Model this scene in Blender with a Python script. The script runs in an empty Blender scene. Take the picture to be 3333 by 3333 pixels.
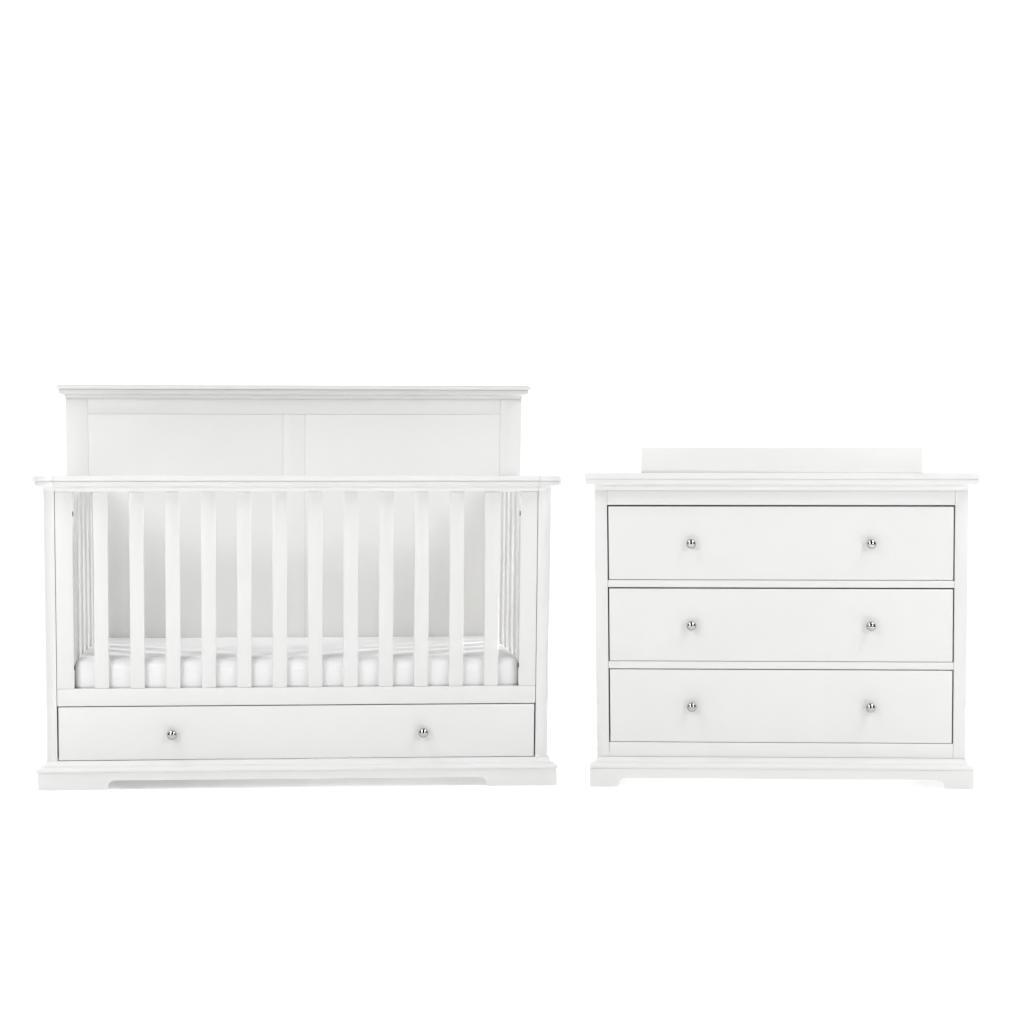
import bpy, bmesh, math, random
from mathutils import Vector, Matrix, noise
random.seed(4)
S = bpy.context.scene
COL = S.collection
R = math.radians

# ------------------------------------------------------------------ camera
cam_data = bpy.data.cameras.new('camera')
cam = bpy.data.objects.new('camera', cam_data)
COL.objects.link(cam)
cam.location = (0, -6.72, 0.8802)
cam.rotation_euler = (R(90), 0, 0)
cam_data.sensor_width = 36
cam_data.lens = 84.99
cam_data.shift_x = 0.03195
cam_data.shift_y = -0.04096
cam_data.clip_end = 200
S.camera = cam

# ------------------------------------------------------------------ world: dim studio room
w = bpy.data.worlds.new('World'); S.world = w; w.use_nodes = True
bg = w.node_tree.nodes['Background']
bg.inputs[0].default_value = (1, 0.99, 0.97, 1)
bg.inputs[1].default_value = 0.03

# ------------------------------------------------------------------ studio lamps and added lights
def area(name, loc, target, sx, sy, power, col=(1, 1, 1), spread=180):
    l = bpy.data.lights.new(name, 'AREA'); l.shape = 'RECTANGLE'; l.size = sx; l.size_y = sy
    l.energy = power; l.color = col; l.spread = R(spread)
    o = bpy.data.objects.new(name, l); COL.objects.link(o); o.location = loc
    o.rotation_euler = (Vector(target) - Vector(loc)).to_track_quat('-Z', 'Y').to_euler()
    return o
area('softbox_lamp', (-2.6, -3.3, 1.85), (-0.1, 0, 0.85), 1.7, 1.9, 37)
area('softbox_lamp', (3.0, -3.4, 1.85), (0.3, 0, 0.85), 1.7, 1.9, 20)
area('added_fill_light', (-3.2, -6.6, 3.2), (-0.3, 0, 0.6), 1.3, 1.2, 76)  # added light to brighten the inside of the crib
area('added_fill_light', (4.0, -6.6, 3.2), (0.5, 0, 0.6), 1.3, 1.2, 76)  # its added twin on the right
area('background_lamp', (-3.9, 2.6, 2.3), (-0.5, 0.6, 0.3), 0.2, 0.2, 110)
area('background_lamp', (2.6, 2.9, 2.25), (-0.5, 0.4, 0.3), 0.16, 0.16, 130)
area('added_overhead_light', (-2.6, -1.5, 4.6), (-1.8, -1.3, 0), 3.4, 2.6, 135)  # added overhead to whiten the floor and lift the crib interior
area('added_overhead_light', (3.4, -1.5, 4.6), (2.6, -1.3, 0), 3.4, 2.6, 165)  # added right half, kept apart so the middle stays dark
area('added_floor_light', (0.2, -1.95, 3.5), (0.2, -1.95, 0), 6, 1.3, 58, spread=32)  # light added above the floor to clear its shadows, not a standing lamp
area('added_backdrop_light', (0, 2.6, 5.4), (0, 5.6, 2.2), 17, 0.8, 300, spread=110)  # light added to keep the whole backdrop white
area('added_strip_light', (0.75, 2.5, 0.11), (0.55, 0, 0.07), 3.6, 0.16, 68, spread=70)  # unseen strip added behind the furniture to brighten the floor under the plinths

# ------------------------------------------------------------------ colour management
S.view_settings.view_transform = 'Standard'
S.view_settings.look = 'None'
S.view_settings.exposure = -0.19
S.view_settings.gamma = 1.0
S.render.resolution_x = S.render.resolution_y = 1024
S.render.engine = 'CYCLES'
S.cycles.max_bounces = 12
S.cycles.diffuse_bounces = 8
S.cycles.caustics_reflective = False

# ------------------------------------------------------------------ materials
def material(name, col, rough, metal=0.0, spec=0.5):
    m = bpy.data.materials.new(name); m.use_nodes = True
    b = m.node_tree.nodes['Principled BSDF']
    b.inputs['Base Color'].default_value = (*col, 1)
    b.inputs['Roughness'].default_value = rough
    b.inputs['Metallic'].default_value = metal
    b.inputs['Specular IOR Level'].default_value = spec
    return m, m.node_tree, b

def painted(name, col, rough, stretch, strength):
    m, nt, b = material(name, col, rough, 0, 0.4)
    tc = nt.nodes.new('ShaderNodeTexCoord'); mp = nt.nodes.new('ShaderNodeMapping')
    mp.inputs['Scale'].default_value = stretch
    n1 = nt.nodes.new('ShaderNodeTexNoise'); n1.inputs['Scale'].default_value = 14; n1.inputs['Detail'].default_value = 6
    n2 = nt.nodes.new('ShaderNodeTexNoise'); n2.inputs['Scale'].default_value = 3.0; n2.inputs['Detail'].default_value = 3
    nt.links.new(tc.outputs['Object'], mp.inputs['Vector'])
    nt.links.new(mp.outputs['Vector'], n1.inputs['Vector'])
    nt.links.new(tc.outputs['Object'], n2.inputs['Vector'])
    bp = nt.nodes.new('ShaderNodeBump'); bp.inputs['Strength'].default_value = strength; bp.inputs['Distance'].default_value = 0.002
    nt.links.new(n1.outputs['Fac'], bp.inputs['Height']); nt.links.new(bp.outputs['Normal'], b.inputs['Normal'])
    mr = nt.nodes.new('ShaderNodeMapRange'); mr.inputs['To Min'].default_value = rough - 0.08; mr.inputs['To Max'].default_value = rough + 0.08
    nt.links.new(n2.outputs['Fac'], mr.inputs['Value']); nt.links.new(mr.outputs['Result'], b.inputs['Roughness'])
    cr = nt.nodes.new('ShaderNodeValToRGB')
    cr.color_ramp.elements[0].position = 0.3; cr.color_ramp.elements[1].position = 0.7
    cr.color_ramp.elements[0].color = (col[0]*0.975, col[1]*0.975, col[2]*0.965, 1)
    cr.color_ramp.elements[1].color = (*col, 1)
    nt.links.new(n2.outputs['Fac'], cr.inputs['Fac']); nt.links.new(cr.outputs['Color'], b.inputs['Base Color'])
    return m
WHITE = (0.78, 0.78, 0.776)
M_PAINT = painted('white_painted_wood', WHITE, 0.42, (1.5, 12, 12), 0.05)
M_PAINT_V = painted('white_painted_wood_upright', WHITE, 0.42, (12, 12, 1.5), 0.05)
M_CHROME, _, _ = material('polished_chrome', (0.47, 0.465, 0.455), 0.04, 1.0)
M_BOLT, _, _ = material('dark_bolt_hole', (0.05, 0.048, 0.045), 0.45, 0.6)  # dark colour stands in for the shade of the bolt holes
M_BOARD = painted('bare_board_shade_dark', (0.22, 0.20, 0.18), 0.6, (3, 8, 8), 0.05)  # bare board colour, darkened to put more shade in the drawer gaps

def fabric():
    m, nt, b = material('white_cotton_sheet', (0.87, 0.87, 0.873), 0.85, 0, 0.2)
    b.inputs['Sheen Weight'].default_value = 0.15
    tc = nt.nodes.new('ShaderNodeTexCoord')
    mp = nt.nodes.new('ShaderNodeMapping'); mp.inputs['Scale'].default_value = (9, 30, 160)
    n1 = nt.nodes.new('ShaderNodeTexNoise'); n1.inputs['Scale'].default_value = 1.4; n1.inputs['Detail'].default_value = 5
    n2 = nt.nodes.new('ShaderNodeTexNoise'); n2.inputs['Scale'].default_value = 7; n2.inputs['Detail'].default_value = 4
    nt.links.new(tc.outputs['Object'], mp.inputs['Vector']); nt.links.new(mp.outputs['Vector'], n1.inputs['Vector'])
    nt.links.new(tc.outputs['Object'], n2.inputs['Vector'])
    ad = nt.nodes.new('ShaderNodeMath'); ad.operation = 'ADD'
    nt.links.new(n1.outputs['Fac'], ad.inputs[0]); nt.links.new(n2.outputs['Fac'], ad.inputs[1])
    bp = nt.nodes.new('ShaderNodeBump'); bp.inputs['Strength'].default_value = 0.22; bp.inputs['Distance'].default_value = 0.006
    nt.links.new(ad.outputs[0], bp.inputs['Height']); nt.links.new(bp.outputs['Normal'], b.inputs['Normal'])
    return m
M_SHEET = fabric()

def sweep_mat():
    m, nt, b = material('white_studio_paper', (0.95, 0.95, 0.95), 0.9, 0, 0.1)
    n = nt.nodes.new('ShaderNodeTexNoise'); n.inputs['Scale'].default_value = 60
    bp = nt.nodes.new('ShaderNodeBump'); bp.inputs['Strength'].default_value = 0.02
    nt.links.new(n.outputs['Fac'], bp.inputs['Height']); nt.links.new(bp.outputs['Normal'], b.inputs['Normal'])
    return m
M_SWEEP = sweep_mat()

# ------------------------------------------------------------------ mesh helpers
K = 0.019                                   # the pieces narrow a touch towards the floor
def taper(v, zref=0.82):
    v.x *= 1 + K * (v.z - zref)

def obj(name, bm, mat, parent=None, smooth=False, tap=True, loc=None):
    if tap:
        off = loc if loc else (0, 0, 0)
        for v in bm.verts:
            if loc is None: taper(v.co)
    bmesh.ops.recalc_face_normals(bm, faces=bm.faces[:])
    me = bpy.data.meshes.new(name); bm.to_mesh(me); bm.free()
    if smooth:
        for p in me.polygons: p.use_smooth = True
        me.set_sharp_from_angle(angle=R(35))
    me.materials.append(mat)
    o = bpy.data.objects.new(name, me); COL.objects.link(o)
    if parent: o.parent = parent
    if loc: o.location = loc
    return o

def empty(name, loc, rz, label, cat, group=None):
    o = bpy.data.objects.new(name, None); COL.objects.link(o)
    o.location = loc; o.rotation_euler = (0, 0, rz); o.empty_display_size = 0.1
    o['label'] = label; o['category'] = cat
    if group: o['group'] = group
    return o

def add_box(bm, x0, x1, y0, y1, z0, z1, bev=0.0015, seg=2):
    vs = [bm.verts.new((x, y, z)) for x in (x0, x1) for y in (y0, y1) for z in (z0, z1)]
    f = lambda *i: bm.faces.new([vs[k] for k in i])
    fs = [f(0, 1, 3, 2), f(4, 6, 7, 5), f(0, 4, 5, 1), f(2, 3, 7, 6), f(0, 2, 6, 4), f(1, 5, 7, 3)]
    if bev:
        es = list({e for q in fs for e in q.edges})
        bmesh.ops.bevel(bm, geom=es, offset=bev, segments=seg, profile=0.5, affect='EDGES')
    return bm

def box(*a, **k):
    return add_box(bmesh.new(), *a, **k)

def add_sweep(bm, path, prof):
    """path: [(x, y, nx, ny)] outward normals (already mitre scaled); prof: closed polygon of (outward, z)"""
    rings = [[bm.verts.new((x + nx * o, y + ny * o, z)) for o, z in prof] for x, y, nx, ny in path]
    n = len(prof)
    for a, b in zip(rings, rings[1:]):
        for i in range(n):
            bm.faces.new((a[i], a[(i + 1) % n], b[(i + 1) % n], b[i]))
    bm.faces.new(rings[0]); bm.faces.new(rings[-1][::-1])
    return bm

def add_prism(bm, poly, axis, a0, a1):
    """poly of (u, z) extruded along axis 'x' or 'y' from a0 to a1"""
    mk = (lambda u, z, a: (u, a, z)) if axis == 'y' else (lambda u, z, a: (a, u, z))
    A = [bm.verts.new(mk(u, z, a0)) for u, z in poly]; B = [bm.verts.new(mk(u, z, a1)) for u, z in poly]
    n = len(poly)
    for i in range(n):
        bm.faces.new((A[i], A[(i + 1) % n], B[(i + 1) % n], B[i]))
    bm.faces.new(A); bm.faces.new(B[::-1])
    return bm

def arc(cx, cz, r, a0, a1, n):
    return [(cx + r * math.cos(R(a0 + (a1 - a0) * i / n)), cz + r * math.sin(R(a0 + (a1 - a0) * i / n))) for i in range(n + 1)]

def cornice(z0, z1, z2, over, ov, inner=-0.045, bull=0.0):
    """cove from z0, ovolo up to z1, slab from z1 to z2"""
    p = [(inner, z0), (0.0, z0)]
    h = z1 - z0
    cz = z0 + h * 0.42; c = 0.0072
    for i in range(1, 7):                                      # hollow cove
        t = math.pi / 2 * i / 6
        p.append((c * (1 - math.cos(t)), z0 + (cz - z0) * math.sin(t)))
    p.append((c + 0.0022, cz + 0.0004))
    b = ov - c - 0.0022; q = h * 0.30
    for i in range(1, 8):                                      # rounded ovolo
        t = math.pi / 2 * i / 7
        p.append((c + 0.0022 + b * math.sin(t), cz + 0.0004 + q * (1 - math.cos(t))))
    p += [(ov, z1 - 0.0022), (ov - 0.0012, z1 - 0.0006), (ov - 0.0025, z1 - 0.0006), (ov - 0.0025, z1)]
    if bull:
        p.append((over - 0.0006, z1)); p.append((over, z1 + 0.0006))
        for i in range(0, 9):
            t = math.pi / 2 * i / 8
            p.append((over - bull * 1.1 * (1 - math.cos(t)), z2 - bull + bull * math.sin(t)))
    else:
        p += [(over - 0.0008, z1), (over, z1 + 0.0008), (over, z2 - 0.0012), (over - 0.0004, z2 - 0.0004), (over - 0.0012, z2)]
    p.append((inner, z2))
    return p

def base_profile(zt, zb, over, inner=-0.02):
    s = over / 0.0264; h = zt - zb
    pts = [(0, 0), (0.0004, .06), (0.0017, .15), (0.0037, .26), (0.0066, .36), (0.0105, .44), (0.0145, .48), (0.0150, .54),
           (0.0185, .57), (0.0215, .62), (0.0240, .69), (0.0257, .77), (0.0264, .85), (0.0260, .93), (0.0248, .985), (0.0235, 1.0)]
    return [(inner, zt)] + [(o * s, zt - h * t) for o, t in pts] + [(inner, zb)]

def plinth_poly(x, foot, arch, za, zb, z1):
    """outline of a plinth board: feet at both ends, a quarter-round hollow up to the raised middle"""
    def side(s):
        pts = [(s * foot, 0.0), (s * (foot - 0.0012), 0.0015)]
        dx = foot - arch
        for i in range(1, 9):
            t = math.pi / 2 * i / 8
            pts.append((s * (foot - 0.0022 - (dx - 0.0022) * (1 - math.cos(t))), 0.0025 + (za - 0.0025) * math.sin(t)))
        return pts
    L = [(-x, 0.0)] + side(-1)
    Rr = side(1)[::-1] + [(x, 0.0)]
    return L + Rr + [(x, z1), (-x, z1)]

def add_knob(bm, r):
    """turned knob, axis along -y: neck, ball"""
    prof = [(0.0, 0.004), (0.0062, 0.004), (0.0062, 0.0005), (0.0050, -0.002), (0.0042, -0.006), (0.0045, -0.009)]
    cy = -0.009 - r * 0.82
    for i in range(0, 25):
        t = R(160 - 160 * i / 24)
        rr = r * math.sin(t)
        yy = cy + r * 0.86 * math.cos(t) * -1 * -1
        yy = cy - r * 0.86 * math.cos(t)
        prof.append((rr, yy))
    n = 40; rings = []
    for rad, y in prof:
        if rad < 1e-6:
            rings.append([bm.verts.new((0, y, 0))])
        else:
            rings.append([bm.verts.new((rad * math.cos(2 * math.pi * k / n), y, rad * math.sin(2 * math.pi * k / n))) for k in range(n)])
    for a, b in zip(rings, rings[1:]):
        for k in range(n):
            q = []
            for ring, idx in ((a, k), (a, (k + 1) % n), (b, (k + 1) % n), (b, k)):
                v = ring[0] if len(ring) == 1 else ring[idx]
                if v not in q: q.append(v)
            if len(q) > 2: bm.faces.new(q)
    return bm

def tx(x, z):
    return x * (1 + K * (z - 0.82))

# ------------------------------------------------------------------ the setting: white studio sweep
bm = bmesh.new()
vs = [bm.verts.new(c) for c in ((-9, -4.4, 0), (9, -4.4, 0), (9, 4.0, 0), (-9, 4.0, 0))]
bm.faces.new(vs)
fl = obj('floor', bm, M_SWEEP, tap=False); fl['kind'] = 'structure'
bm = bmesh.new()
prof = [(4.0, 0.0)] + [(4.0 + 1.6 * math.sin(R(90 * i / 20)), 1.6 - 1.6 * math.cos(R(90 * i / 20))) for i in range(1, 21)] + [(5.6, 7.0)]
A = [bm.verts.new((-9, y, z)) for y, z in prof]; B = [bm.verts.new((9, y, z)) for y, z in prof]
for i in range(len(prof) - 1):
    bm.faces.new((A[i], B[i], B[i + 1], A[i + 1]))
bd = obj('backdrop', bm, M_SWEEP, tap=False, smooth=True); bd['kind'] = 'structure'

# ================================================================== CRIB
XW = {-1: 0.7043, 1: 0.7110}; SEAM = 0.6712; STI = 0.623; DEP = 0.78
crib = empty('crib', (-0.5035, 0, 0), R(4.55),
             'white wooden crib with slatted sides, tall panelled headboard and a drawer underneath', 'crib')
# front top rail: straight cornice between the corner caps
pf = cornice(0.820, 0.8500, 0.8645, 0.0335, 0.0245, inner=-0.045)
obj('top_rail', add_sweep(bmesh.new(), [(-SEAM + 0.0005, 0, 0, -1), (SEAM - 0.0005, 0, 0, -1)], pf), M_PAINT, crib, True)
obj('bottom_rail', box(-SEAM + .0005, SEAM - .0005, 0.003, 0.028, 0.2276, 0.2755), M_PAINT, crib, True)
# slats of the front
SW = 0.0398; P = (1.13 - SW) / 11
for i in range(12):
    x = -0.5665 + i * P
    obj('slat', box(x, x + SW, 0.006, 0.024, 0.2756, 0.8198, bev=0.0022), M_PAINT_V, crib, True)
for s in (-1, 1):
    HX = XW[s]
    xs = sorted((s * STI, s * (SEAM - .0005)))
    st = obj('stile', box(xs[0], xs[1], 0.003, 0.045, 0.2758, 0.8196, bev=0.0018), M_PAINT_V, crib, True)
    for z in (0.759, 0.333):                                  # dark discs standing in for the shaded bolt holes of the inner edge
        bm = bmesh.new()
        bmesh.ops.create_cone(bm, cap_ends=True, segments=20, radius1=0.0070, radius2=0.0066, depth=0.003,
                              matrix=Matrix.Translation((s * (STI - 0.0003), 0.016, z)) @ Matrix.Rotation(R(90), 4, 'Y'))
        obj('bolt_hole_disc', bm, M_BOLT, st, True)
    # side panel: corner post, slats, rails, lower board, cornice
    side = obj('side_panel', box(*sorted((s * 0.640, s * 0.690)), 0.06, DEP - 0.001, 0.080, 0.2755), M_PAINT, crib, True)
    bm = bmesh.new(); r = 0.030
    outl = [(s * (SEAM + .0005), 0.0)] + [(s * (HX - r + r * math.sin(R(a))), r - r * math.cos(R(a))) for a in range(0, 91, 6)] + \
           [(s * HX, 0.060), (s * (SEAM + .0005), 0.060)]
    lo = [bm.verts.new((x, y, 0.0772)) for x, y in outl]; hi = [bm.verts.new((x, y, 0.8198)) for x, y in outl]
    for i in range(len(outl)):
        j = (i + 1) % len(outl); bm.faces.new((lo[i], lo[j], hi[j], hi[i]))
    bm.faces.new(lo[::-1]); bm.faces.new(hi)
    obj('corner_post', bm, M_PAINT_V, crib, True)
    # cheek behind the drawer gap
    path = [(s * SEAM, 0, 0, -1), (s * (HX - r), 0, 0, -1)] + \
           [(s * (HX - r + r * math.sin(R(a))), r - r * math.cos(R(a)), s * math.sin(R(a)), -math.cos(R(a))) for a in range(10, 91, 10)] + \
           [(s * HX, DEP - 0.002, s, 0)]
    sp = cornice(0.820, 0.8500, 0.8645, 0.0330 if s < 0 else 0.0365, 0.0240 if s < 0 else 0.0275, inner=-0.026)
    obj('side_cornice', add_sweep(bmesh.new(), path, sp), M_PAINT, side, True)
    obj('side_top_rail', box(*sorted((s * 0.628, s * 0.6768)), 0.0461, DEP - 0.003, 0.8205, 0.8640), M_PAINT, side, True)
    n = 4; w = 0.074; gap = (DEP - 0.088 - 0.048 - n * w) / (n + 1)
    for k in range(n):
        y0 = 0.088 + gap + k * (gap + w)
        obj('side_slat', box(*sorted((s * 0.626, s * 0.646)), y0, y0 + w, 0.2756, 0.8204, bev=0.002), M_PAINT_V, side, True)
    obj('front_post', box(*sorted((s * 0.6265, s * 0.6702)), 0.0455, 0.088, 0.2757, 0.8204), M_PAINT_V, side, True)
    obj('rear_post', box(*sorted((s * 0.626, s * 0.690)), DEP - 0.048, DEP - 0.0012, 0.2757, 0.8204), M_PAINT_V, side, True)

# headboard
hb = empty('headboard_group', (0, 0, 0), 0, '', '')
del hb['label']; del hb['category']
hb.name = 'headboard'; hb.parent = crib
Y = DEP; HL, HR = 0.7075, 0.6970; SL, SR = 0.6395, 0.6295
obj('headboard_post', box(-HL, -SL - .0003, Y, Y + 0.035, 0.0775, 1.0995), M_PAINT_V, hb, True)
obj('headboard_post', box(SR + .0003, HR, Y, Y + 0.035, 0.0775, 1.0995), M_PAINT_V, hb, True)
obj('headboard_rail', box(-SL, SR, Y + 0.0004, Y + 0.033, 1.0530, 1.0997, bev=0.0008), M_PAINT, hb, True)
obj('headboard_stile', box(-0.0430, 0.0245, Y + 0.0007, Y + 0.033, 0.10, 1.0527, bev=0.0006), M_PAINT_V, hb, True)
for a, b in ((-SL, -0.0434), (0.0249, SR)):
    obj('headboard_panel', box(a, b, Y + 0.0012, Y + 0.028, 0.10, 1.0527, bev=0.0006), M_PAINT, hb, True)
obj('headboard_backing', box(-SL - 0.002, SR + 0.002, Y + 0.020, Y + 0.031, 0.105, 1.0990, bev=0), M_BOARD, hb)
hp = cornice(1.1000, 1.1295, 1.1430, 0.0267, 0.0185, inner=-0.0175, bull=0.010)
# the cap wraps both ends: a mitred run round the head
yb = Y + 0.035
path = [(-HL, yb, -1, 0), (-HL, Y, -1, -1), (HR, Y, 1, -1), (HR, yb, 1, 0)]
obj('headboard_cornice', add_sweep(bmesh.new(), path, hp), M_PAINT, hb, True)
obj('headboard_cap_board', box(-HL + .017, HR - .017, Y + 0.017, yb - 0.0005, 1.1002, 1.1428, bev=0), M_PAINT, hb)

# base moulding and plinth
bp_ = base_profile(0.0770, 0.0470, 0.0264)
BL, BR = XW[-1] - 0.002, XW[1] - 0.001
path = [(-BL, DEP + .02, -1, 0), (-BL, 0, -1, -1), (BR, 0, 1, -1), (BR, DEP + .02, 1, 0)]
obj('base_moulding', add_sweep(bmesh.new(), path, bp_), M_PAINT, crib, True)
PX = {-1: BL + 0.0217, 1: BR + 0.0217}
pl = obj('plinth', add_prism(bmesh.new(), [(u if abs(u) < 0.7 else math.copysign(PX[1 if u > 0 else -1], u), z) for u, z in plinth_poly(0.725, 0.534, 0.5135, 0.0250, 0, 0.0466)], 'y', -0.0217, -0.0037), M_PAINT, crib, True)
for s in (-1, 1):
    poly = plinth_poly(0.36, 0.285, 0.262, 0.0250, 0, 0.0466)
    poly = [(u + 0.3870, z) for u, z in poly]
    obj('plinth_side', add_prism(bmesh.new(), [(u - 0.03, z) for u, z in poly], 'x', s * PX[s], s * (PX[s] - 0.018)), M_PAINT, pl, True)
obj('light_block_board', box(-0.684, 0.684, 0.026, DEP - 0.002, 0.066, 0.0745, bev=0), M_PAINT, crib)  # unseen board added under the drawer to block light
obj('mattress_base', box(-0.624, 0.624, 0.029, DEP - 0.002, 0.2580, 0.2740, bev=0.001), M_PAINT, crib)

# drawer
DH = 0.6676
dr = obj('drawer', box(-DH, DH, 0.0008, 0.0128, 0.0786, 0.2250, bev=0.0022, seg=3), M_PAINT, crib, True)
bm = bmesh.new()
for x0, x1, y0, y1 in ((-.62, -.608, 0.0130, .55), (.608, .62, 0.0130, .55), (-.607, .607, .537, .549)):
    add_box(bm, x0, x1, y0, y1, 0.088, 0.205, bev=0)
obj('drawer_box', bm, M_BOARD, dr)
KM = None
for s in (-1, 1):
    z = 0.1488
    o = obj('knob', add_knob(bmesh.new(), 0.0140), M_CHROME, dr, True, tap=False, loc=(tx(s * 0.352, z), 0.0008, z))

# mattress resting inside
def mattress():
    X, Y0, Y1, Z0, Z1, r = 0.6255, 0.0265, 0.7785, 0.2745, 0.3640, 0.029
    bm = bmesh.new()
    nx, ny, nz = 110, 60, 12
    def shape(u, v, t):
        p = Vector((-X + 2 * X * u, Y0 + (Y1 - Y0) * v, Z0 + (Z1 - Z0) * t))
        q = Vector((min(max(p.x, -X + r), X - r), min(max(p.y, Y0 + r), Y1 - r), min(max(p.z, Z0 + 0.006), Z1 - r)))
        d = p - q
        if d.length > 1e-9:
            m = max(abs(d.x), abs(d.y), abs(d.z)); f = m / d.length
            k = 0.92
            p = q + d * (f * k + (1 - k))
        # soft filling: gentle swelling and puckers in the sheet
        n = noise.noise(Vector((p.x * 5, p.y * 5, p.z * 9))) * 0.0022 + noise.noise(Vector((p.x * 16, p.y * 9, p.z * 40 + 3))) * 0.0009
        c = Vector((p.x * 0.0, p.y - (Y0 + Y1) / 2, p.z - (Z0 + Z1) / 2))
        if t > 0.02:
            if v < 0.02 or v > 0.98: p.y += n * (1 if v > .5 else -1) * 0.6
            p.z += n * 0.8 * t - 0.005 * t * (1 - math.sin(math.pi * min(max(v * 2, 0), .5)) )
        return p
    grid = {}
    def vert(i, j, k):
        if (i, j, k) not in grid: grid[(i, j, k)] = bm.verts.new(shape(i / nx, j / ny, k / nz))
        return grid[(i, j, k)]
    for i in range(nx):
        for j in range(ny):
            for k in (0, nz):
                bm.faces.new([vert(i, j, k), vert(i + 1, j, k), vert(i + 1, j + 1, k), vert(i, j + 1, k)])
    for i in range(nx):
        for k in range(nz):
            for j in (0, ny):
                bm.faces.new([vert(i, j, k), vert(i + 1, j, k), vert(i + 1, j, k + 1), vert(i, j, k + 1)])
    for j in range(ny):
        for k in range(nz):
            for i in (0, nx):
                bm.faces.new([vert(i, j, k), vert(i, j + 1, k), vert(i, j + 1, k + 1), vert(i, j, k + 1)])
    o = obj('mattress', bm, M_SHEET, None, False)
    for p in o.data.polygons: p.use_smooth = True
    o['label'] = 'mattress in a white fitted sheet lying behind the crib slats'
    o['category'] = 'mattress'
    o.location = crib.location; o.rotation_euler = crib.rotation_euler
mattress()

# ================================================================== CHEST OF DRAWERS
CX = 0.518; CS = 0.4818; CD = 0.45
chest = empty('chest_of_drawers', (0.8375, 0, 0), R(-2.91),
              'white chest of three wide drawers with round chrome knobs standing beside the crib', 'chest of drawers')
cp = cornice(0.8225, 0.8550, 0.8730, 0.0258, 0.0252, inner=-0.02)
path = [(-CX, CD, -1, 0), (-CX, 0, -1, -1), (CX, 0, 1, -1), (CX, CD, 1, 0)]
top = obj('top', box(-CX + .0195, CX - .0195, 0.0195, CD, 0.8230, 0.8728, bev=0), M_PAINT, chest)
obj('cornice', add_sweep(bmesh.new(), path, cp), M_PAINT, top, True)
for s in (-1, 1):
    obj('stile', box(*sorted((s * (CS + .0004), s * CX)), 0, 0.024, 0.0815, 0.8222, bev=0.0013), M_PAINT_V, chest, True)
    obj('side_panel', box(*sorted((s * 0.500, s * (CX - .0008))), 0.0243, CD, 0.0815, 0.8222, bev=0.001), M_PAINT_V, chest, True)
obj('back_panel', box(-0.5012, 0.5012, CD - 0.009, CD - 0.001, 0.0822, 0.8228, bev=0), M_BOARD, chest)
obj('top_front_rail', box(-CS, CS, 0.0010, 0.014, 0.7829, 0.8220, bev=0.0013), M_PAINT, chest, True)
obj('divider_rail', box(-CS, CS, 0.0010, 0.014, 0.5535, 0.5736, bev=0.0013), M_PAINT, chest, True)
obj('divider_rail', box(-CS, CS, 0.0010, 0.014, 0.3268, 0.3473, bev=0.0013), M_PAINT, chest, True)
obj('bottom_front_rail', box(-CS, CS, 0.0010, 0.022, 0.0818, 0.1218, bev=0.0013), M_PAINT, chest, True)
obj('bottom_board', box(-0.5016, 0.5016, 0.0215, CD - 0.005, 0.0850, 0.0980, bev=0), M_PAINT, chest)
DX = 0.4784
for z0, z1 in ((0.5751, 0.7787), (0.3486, 0.5497), (0.1231, 0.3243)):
    d = obj('drawer', box(-DX, DX, 0.0004, 0.0124, z0, z1, bev=0.0022, seg=3), M_PAINT, chest, True)
    bm = bmesh.new()
    for x0, x1, y0, y1 in ((-.455, -.443, 0.0126, .42), (.443, .455, 0.0126, .42), (-.442, .442, .407, .419)):
        add_box(bm, x0, x1, y0, y1, z0 + .012, z1 - .03, bev=0)
    obj('drawer_box', bm, M_BOARD, d)
    zk = (z0 + z1) / 2 - 0.0015
    for s in (-1, 1):
        obj('knob', add_knob(bmesh.new(), 0.0137), M_CHROME, d, True, tap=False, loc=(tx(s * 0.2495, zk), 0.0004, zk))
obj('base_moulding', add_sweep(bmesh.new(), [(-CX, CD, -1, 0), (-CX, 0, -1, -1), (CX, 0, 1, -1), (CX, CD, 1, 0)],
                               base_profile(0.0811, 0.0506, 0.0221)), M_PAINT, chest, True)
QX = CX + 0.0203
pl = obj('plinth', add_prism(bmesh.new(), plinth_poly(QX, 0.4588, 0.4370, 0.0245, 0, 0.0502), 'y', -0.0203, -0.0023), M_PAINT, chest, True)
for s in (-1, 1):
    poly = [(u + 0.2245, z) for u, z in plinth_poly(0.2255, 0.165, 0.143, 0.0245, 0, 0.0502)]
    obj('plinth_side', add_prism(bmesh.new(), poly, 'x', s * QX, s * (QX - 0.018)), M_PAINT, pl, True)

# low changing tray on the chest top
tray = empty('changing_tray', (0.8375, -0.017, 0.8732), R(-3.9),
             'low white open changing tray standing on top of the chest of drawers', 'changing tray')
T = 0.388
obj('front_board', box(-T, T, -0.004, 0.014, 0.0, 0.0690, bev=0.0012), M_PAINT, tray, True, tap=False)
for s in (-1, 1):
    obj('side_board', box(*sorted((s * T, s * (T - 0.016))), 0.0145, 0.40, 0.0, 0.0685, bev=0.0012), M_PAINT, tray, True, tap=False)
obj('back_board', box(-T + .0165, T - .0165, 0.384, 0.3995, 0.0, 0.0683, bev=0.0012), M_PAINT, tray, True, tap=False)
